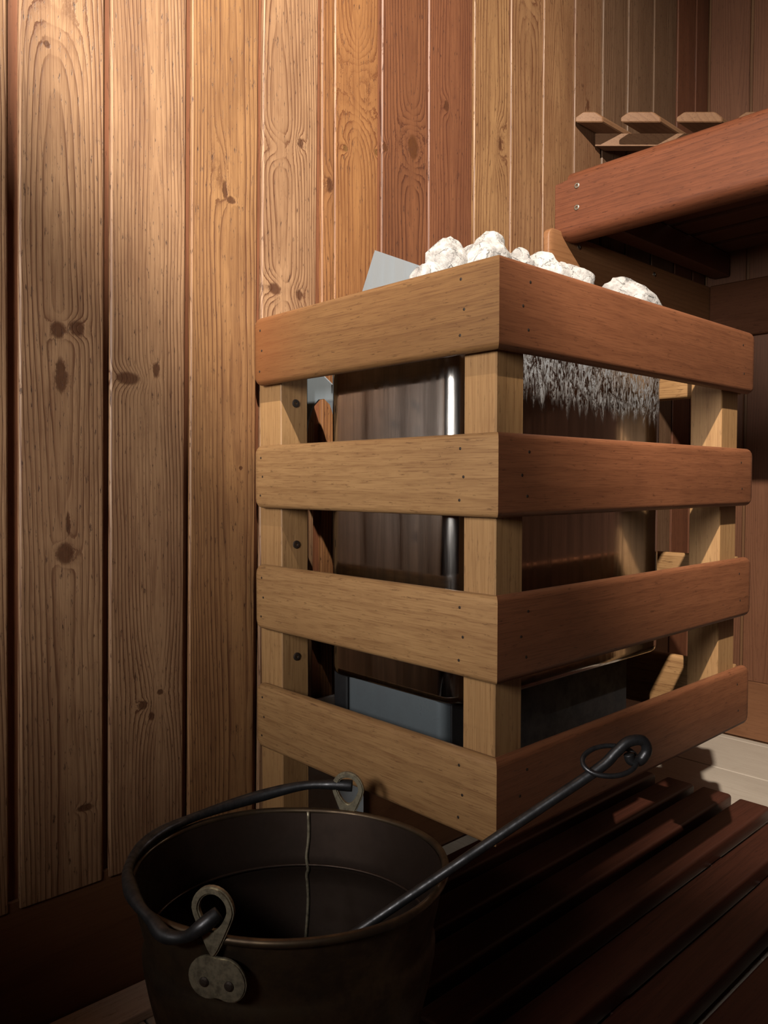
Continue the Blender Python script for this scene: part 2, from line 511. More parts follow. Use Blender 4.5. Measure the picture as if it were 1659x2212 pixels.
def stone_mat():
    mat, t, bs = new_mat('heater_stone')
    tc = t.n.new('ShaderNodeTexCoord')
    n = t.noise(tc.outputs['Object'], 55.0, 6.0, 0.65)
    n2 = t.noise(tc.outputs['Object'], 150.0, 5.0, 0.7)
    vo = t.n.new('ShaderNodeTexVoronoi')
    vo.feature = 'DISTANCE_TO_EDGE'
    vo.inputs['Scale'].default_value = 36.0
    nv = t.n.new('ShaderNodeVectorMath'); nv.operation = 'ADD'
    t.l.new(tc.outputs['Object'], nv.inputs[0])
    cv = t.n.new('ShaderNodeCombineXYZ')
    for i in range(3): t.l.new(t.m('MULTIPLY', n, 0.03), cv.inputs[i])
    t.l.new(cv.outputs[0], nv.inputs[1])
    t.l.new(nv.outputs[0], vo.inputs['Vector'])
    col = t.mix(t.smooth(n, 0.38, 0.70), (0.31, 0.295, 0.287), (0.16, 0.148, 0.143))
    crack = t.m('MULTIPLY', t.smooth(vo.outputs['Distance'], 0.0, 0.035, 1.0, 0.0), t.smooth(n2, 0.43, 0.62))
    col = t.mix(t.m('MULTIPLY', crack, 0.7), col, (0.05, 0.048, 0.048))
    t.l.new(col, bs.inputs['Base Color'])
    bs.inputs['Roughness'].default_value = 0.9
    bp = t.n.new('ShaderNodeBump')
    bp.inputs['Strength'].default_value = 0.8
    bp.inputs['Distance'].default_value = 0.0035
    t.l.new(t.m('SUBTRACT', t.m('ADD', n, t.m('MULTIPLY', n2, 0.6)), t.m('MULTIPLY', crack, 0.8)), bp.inputs['Height'])
    t.l.new(bp.outputs[0], bs.inputs['Normal'])
    return mat
M_stone = stone_mat()

# ------------------------------------------------------------------ the room
WY = 1.02                        # face of the planked wall
WX = 2.196                       # face of the far wall
XN, YN = -1.2, -1.3              # walls behind the camera
ZT = 1.98 + E
REC = 0.0075                      # depth of the grooves between planks

floor = box('floor', M_floor, (XN - 0.05, WX + 0.06, YN - 0.05, WY + 0.06, -0.08, -0.022))
tag(floor, kind='structure')
x = -1.255
fi = 0
while x < WX - 0.01:
    x1 = min(x + 0.245, WX + 0.008)
    b = bm_box(-(x1 - x) / 2 + 0.0015, (x1 - x) / 2 - 0.0015, 0, WY + 0.008 - YN, -0.024, 0, bevel=0.002)
    link('floor_plank', mesh_of(b, 'floor_plank'), M_floor, floor, ((x + x1) / 2, YN, 0))
    x = x1
    fi += 1

wall_left = box('wall_left', M_back, (XN - 0.05, WX + 0.05, WY + REC, WY + 0.05, -0.05, ZT))
tag(wall_left, kind='structure')
wall_back = box('wall_back', M_hidden_y, (WX + REC, WX + 0.05, YN - 0.05, WY + REC, -0.05, ZT))
tag(wall_back, kind='structure')
wall_right = box('wall_right', M_hidden, (XN - 0.05, WX + 0.05, YN - 0.05, YN, -0.05, ZT))
tag(wall_right, kind='structure')
# wall behind the camera on the left, with the door opening in it
b = bmesh.new()
D = DOOR
def addb(bm, *d):
    t_ = bm_box(*d)
    me = bpy.data.meshes.new('t'); t_.to_mesh(me); t_.free()
    bm.from_mesh(me); bpy.data.meshes.remove(me)
addb(b, XN - 0.05, XN, YN, D['y0'], -0.05, ZT)
addb(b, XN - 0.05, XN, D['y1'], WY + REC, -0.05, ZT)
addb(b, XN - 0.05, XN, D['y0'], D['y1'], -0.05, D['z0'])
addb(b, XN - 0.05, XN, D['y0'], D['y1'], D['z1'], ZT)
wall_front = link('wall_front', mesh_of(b, 'wall_front'), M_hidden_y)
tag(wall_front, kind='structure')
win = empty('window_1', (XN, (D['y0'] + D['y1']) / 2, D['z0']))
tag(win, kind='structure')
hw, hh = (D['y1'] - D['y0']) / 2, D['z1'] - D['z0']
for (a, c, e, f) in ((-hw - 0.03, -hw + 0.03, -0.03, hh + 0.03), (hw - 0.03, hw + 0.03, -0.03, hh + 0.03)):
    box('window_frame', M_ledger, (-0.06, 0.02, a, c, e, f), win, bevel=0.003)
for (e, f) in ((-0.03, 0.03), (hh - 0.03, hh + 0.03)):
    box('window_frame', M_ledger, (-0.06, 0.02, -hw + 0.03, hw - 0.03, e, f), win, bevel=0.003)
pm, pt, pb = new_mat('frosted_pane')
pb.inputs['Base Color'].default_value = (0.75, 0.82, 0.86, 1)
pb.inputs['Roughness'].default_value = 0.6
box('pane', pm, (-0.035, -0.03, -hw + 0.02, hw - 0.02, 0.02, hh - 0.02), win)
ceiling = box('ceiling', M_hidden, (XN - 0.05, WX + 0.05, YN - 0.05, WY + 0.05, ZT, ZT + 0.05))
tag(ceiling, kind='structure')

# planks of the left wall: left edges (metres along the wall, taken at eye level + 0.6)
PL = [-1.195]
EDGE = [-0.123, -0.006, 0.111, 0.227, 0.343, 0.459, 0.578, 0.699, 0.8135, 0.8405, 0.9465, 1.0645, 1.193, 1.307, 1.4195, 1.537, 1.652, 1.765, 1.891, 2.015, 2.120]
# per plank: light, dark, ring centre, ring depth, wobble, knots (across from plank centre, height above eye, ra, rl, rings, core)
P_ = {}
for e in EDGE:
    P_[e] = dict(light=PINE_L, dark=PINE_D, knots=())
P_[0.343].update(a0=-0.01, d0=0.03, freq=200, knots=((-0.013, 0.193, 0.012, 0.014, 2.5, 0.9), (0.012, 0.198, 0.013, 0.013, 2.5, 0.9), (-0.010, 0.135, 0.008, 0.026, 1.5, 1.1), (-0.008, -0.093, 0.013, 0.016, 3, 1.1), (-0.004, -0.055, 0.004, 0.022, 0.8, 0.7), (0.014, -0.433, 0.014, 0.006, 1.0, 0.9), (-0.021, 0.546, 0.004, 0.005, 0.6, 1.2), (-0.01, 0.60, 0.030, 0.05, 3, 0)))
P_[0.459].update(a0=0.004, d0=0.018, freq=200, knots=((-0.038, 0.140, 0.026, 0.014, 2.5, 0.55), (0.004, 0.155, 0.007, 0.014, 1.5, 0.8), (-0.022, -0.312, 0.010, 0.008, 1.5, 0.8), (0.004, -0.298, 0.006, 0.005, 1, 0.9), (-0.004, -0.30, 0.035, 0.06, 2.5, 0), (-0.01, -0.33, 0.006, 0.008, 0.8, 0.8)))
P_[0.578].update(a0=0.01, d0=0.05, dvar=0.05, freq=270, light=(0.55, 0.29, 0.125), knots=((0.006, 0.418, 0.009, 0.007, 1, 0.9), (-0.010, 0.455, 0.012, 0.05, 2, 0.0), (-0.004, 0.43, 0.006, 0.020, 0.8, 0.7), (0.02, 0.02, 0.004, 0.004, 0.6, 0.9)))
P_[0.699].update(a0=-0.02, d0=0.04, freq=230, knots=((-0.030, 0.518, 0.028, 0.026, 3, 0), (0.018, 0.538, 0.009, 0.016, 2, 0.35), (-0.034, 0.300, 0.026, 0.020, 3, 0.30), (0.014, 0.298, 0.014, 0.020, 2, 0.25)))
P_[0.8135].update(light=(0.50, 0.23, 0.088), knots=((0.003, 0.488, 0.010, 0.022, 2, 0.5),))
P_[0.8405].update(light=(0.48, 0.225, 0.085), dark=(0.19, 0.062, 0.022), freq=150, a0=0.0, d0=0.01, dvar=0.06, knots=((0.004, 0.666, 0.034, 0.070, 8, 0), (-0.026, 0.557, 0.010, 0.012, 2, 0.3), (0.045, 0.570, 0.008, 0.008, 1.5, 0.7)), knot_col=(0.20, 0.10, 0.03))
P_[0.9465].update(light=(0.30, 0.118, 0.052), dark=(0.100, 0.031, 0.015), freq=150, knots=((0.022, 0.604, 0.030, 0.052, 7, 0.26), (-0.048, 0.585, 0.008, 0.012, 1.5, 0.6)), knot_col=(0.13, 0.045, 0.013))
P_[1.0645].update(light=(0.30, 0.118, 0.055), dark=(0.125, 0.038, 0.019), knots=((-0.012, 0.706, 0.014, 0.020, 2, 0.35),))
P_[1.193].update(light=(0.52, 0.29, 0.13), freq=150, knots=((0.026, 0.683, 0.016, 0.050, 4, 0.12),))
P_[1.307].update(light=(0.45, 0.245, 0.115), freq=140, knots=((0.01, 1.02, 0.03, 0.06, 4, 0),))
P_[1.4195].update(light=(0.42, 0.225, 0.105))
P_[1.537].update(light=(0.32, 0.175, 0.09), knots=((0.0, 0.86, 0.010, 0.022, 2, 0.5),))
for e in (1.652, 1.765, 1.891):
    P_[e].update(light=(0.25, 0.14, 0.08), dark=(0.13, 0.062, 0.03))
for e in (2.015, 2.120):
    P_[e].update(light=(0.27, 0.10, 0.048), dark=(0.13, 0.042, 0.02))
for i, e in enumerate(EDGE):
    nx = EDGE[i + 1] if i + 1 < len(EDGE) else WX + 0.004
    gap = {0.227: 0.0135, 0.8135: 0.002}.get(e, 0.0088)
    if e >= 0.9465: gap = 0.007
    wd = nx - e - gap
    prm = dict(P_[e])
    prm.setdefault('a0', random.uniform(-0.03, 0.03))
    prm.setdefault('freq', random.choice((190, 210, 170)))
    prm.setdefault('d0', random.uniform(0.012, 0.04))
    zb = 0.175 if True else 0
    o_z = zb
    kn = tuple((ka, E + kz - o_z, ra, rl, am, cr) for ka, kz, ra, rl, am, cr in prm.pop('knots'))
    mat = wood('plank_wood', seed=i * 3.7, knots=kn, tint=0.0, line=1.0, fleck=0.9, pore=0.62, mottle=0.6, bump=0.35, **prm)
    b = bm_box(-wd / 2, wd / 2, 0, REC + 0.003, 0, ZT - o_z, bevel=0.0022)
    k = 0.0165 if e < 0.75 else (0.006 if e < 1.0 else 0.0)
    for v in b.verts:                                  # planks lean a touch out of plumb
        v.co.x += k * (v.co.z - (E + 0.6 - o_z))
    link('plank', mesh_of(b, 'plank'), mat, wall_left, (e + wd / 2, WY, o_z))
for e in (-1.19, -1.073, -0.956, -0.839, -0.722, -0.605, -0.488, -0.371, -0.245):
    b = bm_box(-0.0525, 0.0525, 0, REC + 0.003, 0, ZT - 0.175, bevel=0.0022)
    link('plank', mesh_of(b, 'plank'), bpy.data.materials['plank_wood'], wall_left, (e + 0.0525, WY, 0.175))

# planks of the far wall
FW = [wood('far_plank_wood', (0.32 * s, 0.135 * s, 0.070 * s), (0.15 * s, 0.052 * s, 0.024 * s), length='z', across='y', depth='x', a0=a_, d0=0.02, seed=20 + q, line=0.6, tint=0.10, knots=kk)
      for q, (s, a_, kk) in enumerate(((1.0, 0.01, ()), (0.9, -0.02, ((0.0, 0.22, 0.018, 0.035, 3, 0.6),)), (1.05, 0.03, ((0.02, 1.5, 0.012, 0.014, 2, 0.7),))))]
y = WY
q = 0
while y > YN:
    wd = 0.108
    b = bm_box(0, REC + 0.003, -wd / 2, wd / 2, 0, ZT - 0.165, bevel=0.0022)
    link('plank', mesh_of(b, 'plank'), FW[(q * 2 + 1) % 3], wall_back, (WX, y - 0.058, 0.165))
    y -= 0.117
    q += 1

bb = box('baseboard_left', M_base, (XN, WX, WY + 0.003, WY + 0.02, 0.004, 0.188), bevel=0.002)
tag(bb, kind='structure')
bb = box('baseboard_back', M_base_y, (WX + 0.002, WX + 0.02, YN, WY, 0.004, 0.172), bevel=0.002)
tag(bb, kind='structure')

# pale batten on the floor along the wall, left of the pail
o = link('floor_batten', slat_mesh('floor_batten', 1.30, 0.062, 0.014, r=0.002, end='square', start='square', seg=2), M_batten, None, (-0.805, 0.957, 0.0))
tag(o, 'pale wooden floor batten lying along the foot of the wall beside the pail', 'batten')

# ------------------------------------------------------------------ upper bench
BX = 1.4575
def screw_mesh(r=0.006):
    b = bmesh.new()
    prof = [(0.0, -0.001), (r * 0.95, -0.001), (r, -0.0004), (r, 0.002)]
    me = lathe_mesh('screw', [(r, 0.002), (r, -0.0006), (r * 0.86, -0.0012), (r * 0.42, -0.0012), (r * 0.36, 0.0006), (0.0, 0.0006)], n=16)
    b.free()
    return me
SCREW = screw_mesh()
SCREW.materials.append(M_screw)
SCREW_D = screw_mesh(0.0062)
SCREW_D.materials.append(M_nail)
def screw(parent, loc, axis, dark=False):
    """axis: direction the head faces; mesh head faces -z"""
    o = link('screw', SCREW_D if dark else SCREW, None, parent, loc)
    o.rotation_euler = Vector(axis).to_track_quat('-Z', 'Y').to_euler()
    return o

bench = empty('upper_bench', (BX, 0, E + 0.52))
tag(bench, 'reddish upper sauna bench with thick rounded front beam above the heater', 'bench')
def bloc(x, y, z): return (x - BX, y, z - 0.52)
# front beam, rounded long edges, a notch cut in its upper corner at the wall
prof = rounded_profile(0.060, 0.146, 0.026, 6)
Lb = 1.015 - (YN + 0.01)
verts = []; faces = []
ys = [0.0, 0.030, 0.0301] + [0.06 + i * (Lb - 0.06) / 24 for i in range(25)]
n = len(prof)
for qi, yy in enumerate(ys):
    for (px, pz) in prof:
        z_ = pz
        if qi < 2: z_ = min(pz, 0.128)
        if qi == 0: z_ = 0.073 + (z_ - 0.073) * 0.94
        verts.append((px, -yy, z_))
for qi in range(len(ys) - 1):
    for i in range(n):
        j = (i + 1) % n
        faces.append((qi * n + i, qi * n + j, (qi + 1) * n + j, (qi + 1) * n + i))
faces.append(tuple(range(n))); faces.append(tuple((len(ys) - 1) * n + i for i in range(n)))
me = bpy.data.meshes.new('front_beam'); me.from_pydata(verts, [], faces)
b = bmesh.new(); b.from_mesh(me); bmesh.ops.recalc_face_normals(b, faces=b.faces); b.to_mesh(me); b.free()
beam = link('front_beam', me, M_bench, bench, bloc(BX, 1.015, 0.522))
shade_auto(beam, 35)
for zz in (0.118 - 0.010, 0.062):
    screw(beam, (-0.0005, -0.055, zz), (-1, 0, 0))
for i in range(6):
    x0 = 1.530 + i * 0.112
    if x0 + 0.09 > WX: break
    me = slat_mesh('bench_slat', 1.0 - (YN + 0.02), 0.026, 0.090, r=0.006, start='square', end='square', seg=2)
    # slat_mesh: x length, y thickness, z height -> lay flat: length to -Y, height to X, thickness down
    o = link('bench_slat', me, M_duck if False else M_bench_s, bench)
    o.matrix_local = Matrix.Translation(bloc(x0, 1.0, 0.655)) @ Matrix(((0, 0, 1, 0), (-1, 0, 0, 0), (0, -1, 0, 0), (0, 0, 0, 1)))
    # material axes follow the slat's own frame
for yy in (0.970, -0.15, -1.10):
    box('joist', M_bench_s, (1.520 - BX, 2.190 - BX, yy - 0.022, yy + 0.022, 0.565 - 0.52, 0.628 - 0.52), bench, bevel=0.003)
led = link('ledger', slat_mesh('ledger', WX - 1.416 - 0.004, 0.020, 0.150, r=0.004, end_r=0.018, start='round', end='square'), M_ledger, bench, bloc(1.416, WY - 0.0205, 0.395))
shade_auto(led)
screw(led, (0.112, -0.0005, 0.128), (0, -1, 0))
screw(led, (0.45, -0.0005, 0.128), (0, -1, 0))
lb = box('ledger', M_ledger_d, (WX - 0.022 - BX, WX - 0.001 - BX, YN + 0.02, WY - 0.022, 0.395 - 0.52, 0.545 - 0.52), bench, bevel=0.003)
M_bench_s2 = wood('bench_slat_wood_x', (0.15, 0.046, 0.020), (0.07, 0.02, 0.009), length='x', across='z', depth='y', freq=80, line=0.4, fleck=0.4, rough=0.5, seed=7.0)
for o in bench.children:
    if o.name.startswith('bench_slat'):
        o.data.materials.clear(); o.data.materials.append(M_bench_s2)

# slatted corner headrest above the bench, its slat ends cut along a diagonal
hr = empty('corner_headrest', (1.53, 1.0, E + 0.745))
tag(hr, 'small slatted wooden corner headrest fixed to the planked wall above the bench', 'headrest')
def hl(x, y, z): return (x - 1.53, y - 1.0, z - 0.745)
dg = Vector((0.731, -0.682))
def diag_x(y, off=0.0): return 1.528 + off + (1.016 - y) * dg.x / -dg.y
for (ya, yb) in ((1.014, 0.972), (0.945, 0.884), (0.860, 0.790), (0.766, 0.700), (0.676, 0.612)):
    b = bmesh.new()
    x1 = 2.188
    zt, zb_, ch = 0.826, 0.803, 0.012
    cut = 0.35
    def ring(sx):
        pts = []
        for yy, zz in ((ya, zb_), (ya, zt - ch), (ya - ch, zt), (yb + ch, zt), (yb, zt - ch), (yb, zb_)):
            xx = diag_x(yy) if sx == 0 else x1
            pts.append(b.verts.new(hl(xx, yy, zz)))
        return pts
    r0, r1 = ring(0), ring(1)
    for i in range(6):
        j = (i + 1) % 6
        b.faces.new((r0[i], r0[j], r1[j], r1[i]))
    b.faces.new(r0); b.faces.new(list(reversed(r1)))
    bmesh.ops.bevel(b, geom=[e for e in b.edges], offset=0.002, segments=1, affect='EDGES')
    link('slat', mesh_of(b, 'slat'), M_shelf, hr)
# rail under the slats, parallel to the cut ends
b = bmesh.new()
q0 = [(diag_x(1.015, 0.085), 1.015), (diag_x(0.62, 0.085), 0.62), (diag_x(0.62, 0.125), 0.62), (diag_x(1.015, 0.125), 1.015)]
f = [b.verts.new(hl(px, py, 0.775)) for px, py in q0]; g = [b.verts.new(hl(px, py, 0.803)) for px, py in q0]
b.faces.new(f); b.faces.new(g)
for i in range(4): b.faces.new((f[i], f[(i + 1) % 4], g[(i + 1) % 4], g[i]))
link('rail', mesh_of(b, 'rail'), M_shelf, hr)
box('rail', M_shelf, (2.150 - 1.53, 2.190 - 1.53, -0.40, 0.012, 0.007, 0.058), hr, bevel=0.002)

# bench added out of view to keep window light off the lower scene
sb = empty('light_block_bench', (-0.70, 0.35, 0))
tag(sb, 'added wooden bench out of view, blocking window light from the floor area', 'bench')
for i in range(5):
    me = slat_mesh('bench_slat', 1.30, 0.028, 0.108, r=0.006, start='square', end='square', seg=2)
    o = link('bench_slat', me, M_bench_s2, sb)
    o.matrix_local = Matrix.Translation((-0.30 + i * 0.120, 0.655, E + 0.06)) @ Matrix(((0, 0, 1, 0), (-1, 0, 0, 0), (0, -1, 0, 0), (0, 0, 0, 1)))
box('added_panel', M_hidden_y, (0.245, 0.270, -0.645, 0.655, 0.0, E + 0.031), sb, bevel=0.002)
box('added_panel', M_hidden_y, (-0.300, -0.275, -0.645, 0.655, 0.0, E + 0.031), sb, bevel=0.002)

# ------------------------------------------------------------------ duckboard
dz = 0.045
duck = empty('duckboard', (1.16, 0.60, 0))
tag(duck, 'dark red slatted duckboard on the floor in front of the heater', 'duckboard')
dm = slat_mesh('slat', 0.985, 0.063, 0.032, r=0.006, end_r=0.008, seg=3)
DL = [0.874, 0.788, 0.702, 0.618, 0.532, 0.447, 0.362, 0.277]
for i, yl in enumerate(DL):
    me = dm if i else dm
    o = link('slat', me, M_duck, duck, (0.685 - 1.16 + (0.004 * (i % 3)), yl - 0.60, dz - 0.032), (0, 0, math.radians(random.uniform(-0.25, 0.25))))
for p in dm.polygons: p.use_smooth = True
dm.set_sharp_from_angle(angle=math.radians(50))
for xx in (0.93, 1.42):
    box('cross_batten', M_duck, (xx - 1.16 - 0.022, xx - 1.16 + 0.022, 0.27 - 0.60, 0.945 - 0.60, 0.0, dz - 0.0322), duck, bevel=0.002)

# ------------------------------------------------------------------ heater guard
XC, YC, TS = 0.6707, 0.5375, 0.017
guard = empty('heater_guard', (XC, YC, 0))
tag(guard, 'square wooden slatted guard of four rails around the sauna heater', 'heater guard')
def gl(x, y, z): return (x - XC, y - YC, z + E)
ROWS = [(0.1445, 0.2455), (-0.0402, 0.0542), (-0.2246, -0.1262), (-0.4075, -0.3088)]
NAIL = lathe_mesh('nail', [(0.0016, 0.0015), (0.0018, -0.0002), (0.0, -0.0006)], n=10)
NAIL.materials.append(M_nail)
def nail(parent, x, z):
    o = link('nail', NAIL, None, parent, (x, 0.0, z))
    o.rotation_euler = (math.radians(-90), 0, 0)
    return o
LL = 1.009 - YC
for i, (z0, z1) in enumerate(ROWS):
    h = z1 - z0
    # side that runs from the wall to the near corner
    me = slat_mesh('rail_side', LL, TS, h, r=0.0080, end_r=0.012, start='round', end='mitre')
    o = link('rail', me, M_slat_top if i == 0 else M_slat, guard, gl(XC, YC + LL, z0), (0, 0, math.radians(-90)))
    shade_auto(o, 45)
    for xx, zz in ((0.018, 0.8), (0.022, 0.5), (0.016, 0.2), (LL - 0.055, 0.82), (LL - 0.050, 0.48), (LL - 0.056, 0.2)):
        nail(o, xx, h * zz)
    # front, facing the room
    LF = 1.3455 - XC
    me = slat_mesh('rail_front', LF, TS, h, r=0.0082, end_r=0.015, start='mitre', end='round')
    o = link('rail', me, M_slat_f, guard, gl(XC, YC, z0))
    shade_auto(o, 45)
    for xx, zz in ((0.055, 0.78), (0.042, 0.5), (0.052, 0.25), (LF - 0.05, 0.75), (LF - 0.045, 0.3)):
        nail(o, xx, h * zz)
    # far side
    me = slat_mesh('rail_far', WY - 0.004 - (YC + TS + 0.001), TS, h, r=0.0065, end_r=0.010, start='square', end='round')
    o = link('rail', me, M_slat, guard, gl(1.3375, YC + TS + 0.001, z0), (0, 0, math.radians(90)))
    shade_auto(o, 45)
PXL, PXR = XC + TS + 0.0002, 1.3195
PB = 0.050
pcor = box('post', M_post, (PXL - XC, PXL - XC + PB, TS + 0.0002, TS + 0.048, E - 0.400, E + 0.238), guard, bevel=0.0015)
pwl = box('post', M_post, (PXL - XC, PXL - XC + PB, 0.963 - YC, WY - 0.001 - YC, 0.0, E + 0.238), guard, bevel=0.0015)
for zz in (0.118, -0.096, -0.268):
    screw(pwl, (PXL - XC + 0.027, 0.963 - YC - 0.0005, E + zz), (0, -1, 0), dark=True)
pfr = box('post', M_post, (PXR - XC - 0.060, PXR - XC, TS + 0.0002, TS + 0.052, E - 0.400, E + 0.238), guard, bevel=0.0015)
pfw = box('post', M_post, (PXR - XC - 0.050, PXR - XC, 0.965 - YC, WY - 0.001 - YC, 0.0, E + 0.238), guard, bevel=0.0015)

# ------------------------------------------------------------------ heater
HX0, HX1, HY0, HY1 = 0.727, 1.250, 0.641, 0.915
HB, HT = -0.284, 0.205
heater = empty('sauna_heater', (HX0, HY0, 0))
tag(heater, 'stainless steel electric sauna heater behind the wooden guard', 'heater')
def rrect(x0, x1, y0, y1, r, seg=8):
    pts = []
    for cx, cy, a0 in ((x1 - r, y1 - r, 0), (x0 + r, y1 - r, 90), (x0 + r, y0 + r, 180), (x1 - r, y0 + r, 270)):
        for i in range(seg + 1):
            a = math.radians(a0 + 90.0 * i / seg)
            pts.append((cx + r * math.cos(a), cy + r * math.sin(a)))
    return pts
def shell_mesh(name, w_, d_, levels):
    """levels: (z, inset, corner radius)"""
    b = bmesh.new(); prev = None
    for (z, ins, r) in levels:
        ring = [b.verts.new((px, py, z)) for px, py in rrect(ins, w_ - ins, ins, d_ - ins, r)]
        if prev:
            for i in range(len(ring)):
                j = (i + 1) % len(ring)
                b.faces.new((prev[i], prev[j], ring[j], ring[i]))
        prev = ring
    return mesh_of(b, name)
w_, d_ = HX1 - HX0, HY1 - HY0
Hh = HT - HB
sm = shell_mesh('shell', w_, d_, [(0.012, 0.014, 0.020), (0.003, 0.009, 0.024), (0.0, 0.005, 0.035), (0.004, 0.001, 0.039), (0.012, 0.0, 0.040), (Hh - 0.008, 0.0, 0.040), (Hh, 0.002, 0.038), (Hh, 0.008, 0.034), (Hh - 0.06, 0.009, 0.033), (Hh - 0.06, 0.06, 0.02)])
sh = link('shell', sm, M_steel, heater, (0, 0, E + HB))
shade_auto(sh, 50)
box('stone_grate', M_black, (0.010, w_ - 0.010, 0.010, d_ - 0.010, E + HT - 0.036, E + HT - 0.024), heater)
bxm = shell_mesh('base_box', 0.46, 0.190, [(0, 0, 0.012), (0.125, 0, 0.012)])
bo = link('base_box', bxm, M_basebox, heater, (0.004, 0.034, E - 0.400))
shade_auto(bo, 50)
box('added_panel', M_black, (0.018, 0.452, 0.0300, 0.0338, E - 0.398, E - 0.278), heater, bevel=0.001)  # black sheet added over the steel base front; its colour stands in for shade
for (lx, ly) in ((0.012, 0.232), (0.47, 0.232)):
    box('leg', M_black, (lx, lx + 0.03, ly, ly + 0.03, E - 0.42, E + HB + 0.03), heater, bevel=0.002)
# wall bracket with an arch cut in it
out = [(0.0, 0.0), (0.085, 0.0), (0.085, 0.20), (0.045, 0.23), (0.0, 0.17)]
arch = [(0.004, -0.045), (0.006, -0.03), (0.012, -0.01), (0.022, 0.012), (0.036, 0.022), (0.050, 0.022), (0.066, 0.012), (0.078, -0.01), (0.085, -0.04), (0.088, -0.045), (0.105, -0.045), (0.105, 0.105), (0.0, 0.030)]
br = link('bracket', plate_mesh('bracket', arch, 0.003), M_sheet, heater, (0.035, HY1 - HY0 - 0.002, E + 0.105), (0, 0, math.radians(90)))
br.rotation_euler = (0, 0, math.radians(90))
# bent deflector sheet standing up behind the guard's top rail
dfl = [(0.0, -0.08), (0.19, -0.08), (0.19, 0.010), (0.158, 0.035), (0.036, 0.068), (0.0, -0.02)]
b = bmesh.new()
# sheet in the Y-Z plane, leaning: corner points measured on the sheet
pts = [(0.80, 0.935, 0.205), (0.80, 0.921, 0.262), (0.80, 0.878, 0.346), (0.80, 0.767, 0.297), (0.80, 0.735, 0.275), (0.80, 0.735, 0.205)]
fr = [b.verts.new((px - HX0, py - HY0, pz + E)) for px, py, pz in pts]
bk = [b.verts.new((px - HX0 + 0.0025, py - HY0 + 0.0008, pz + E)) for px, py, pz in pts]
b.faces.new(fr); b.faces.new(list(reversed(bk)))
for i in range(len(fr)):
    j = (i + 1) % len(fr)
    b.faces.new((fr[i], bk[i], bk[j], fr[j]))
link('deflector_plate', mesh_of(b, 'deflector_plate'), M_sheet, heater)

# grey heat-resistant board on the wall behind the heater
o = box('heat_board', M_grey, (0.752, 0.895, WY - 0.0085, WY - 0.001, 0.03, E - 0.36), bevel=0.001)
tag(o, 'grey heat-resistant board on the wall below and behind the heater', 'board')

# ------------------------------------------------------------------ stones
def stone_mesh(seed, sx, sy, sz, cuts=11):
    rr = random.Random(seed)
    b = bmesh.new()
    bmesh.ops.create_icosphere(b, subdivisions=4, radius=1.0)
    planes = []
    for _ in range(cuts):
        v = Vector((rr.uniform(-1, 1), rr.uniform(-1, 1), rr.uniform(-1, 1))).normalized()
        planes.append((v, rr.uniform(0.58, 0.86)))
    off = Vector((rr.uniform(0, 50), rr.uniform(0, 50), rr.uniform(0, 50)))
    for v in b.verts:
        p = v.co.copy()
        for nrm, d in planes:
            k = p.dot(nrm) - d
            if k > 0: p -= nrm * k * 0.92
        nz = noise.fractal(p * 1.6 + off, 1.0, 2.0, 4) * 0.16 + noise.fractal(p * 5.0 + off, 1.0, 2.0, 3) * 0.05
        p *= 1.0 + nz
        v.co = Vector((p.x * sx, p.y * sy, p.z * sz)) * 1.16
    me = mesh_of(b, 'sauna_stone')
    for p in me.polygons: p.use_smooth = True
    me.set_sharp_from_angle(angle=math.radians(38))
    return me
G = 'stones heaped on the heater'
def stone(seed, x, y, z, sx, sy, sz, rot, label):
    o = link('sauna_stone', stone_mesh(seed, sx, sy, sz), M_stone, None, (x, y, z + E), rot)
    tag(o, label, 'stone', G)
    return o
stone(3, 0.782, 0.712, 0.278, 0.033, 0.030, 0.042, (0.2, 0.3, 0.4), 'pointed white stone next to the upright metal sheet on the heater')
stone(31, 0.757, 0.724, 0.262, 0.024, 0.024, 0.028, (1.2, 0.3, 2.4), 'small white stone wedged between the metal sheet and the pointed stone')
stone(5, 0.825, 0.690, 0.284, 0.038, 0.034, 0.044, (0.5, 0.1, 1.0), 'tallest grey-white stone of the heap, just above the near corner of the guard')
stone(8, 0.893, 0.688, 0.293, 0.032, 0.028, 0.030, (0.1, 0.5, 2.0), 'low stone right of the tallest stone, barely showing over the rail')
stone(9, 0.940, 0.680, 0.295, 0.030, 0.030, 0.030, (0.8, 0.2, 0.3), 'rough white stone in the middle of the heap over the front rail')
stone(12, 1.012, 0.680, 0.296, 0.046, 0.032, 0.036, (0.3, 0.2, 0.3), 'jagged bright white stone between the middle of the heap and the rightmost stone')
stone(14, 1.132, 0.655, 0.279, 0.062, 0.036, 0.034, (0.15, 0.12, -0.2), 'long flat white stone at the right end of the heap, dark underneath')
rr = random.Random(4)
k = 0
for i in range(6):
    for j in range(3):
        x = HX0 + 0.052 + i * 0.083 + rr.uniform(-0.006, 0.006)
        y = HY0 + 0.050 + j * 0.085 + rr.uniform(-0.006, 0.006)
        o = link('sauna_stone', bpy.data.objects['sauna_stone'].data if False else stone_mesh(100 + k % 5, 0.033, 0.034, 0.030), M_stone, None, (x, y, E + HT + 0.014), (rr.uniform(0, 6), rr.uniform(0, 6), rr.uniform(0, 6)))
        tag(o, 'grey-white stone in the lower layer of the heap, down inside the heater rim', 'stone', 'stones in the lower layer of the heap')
        k += 1

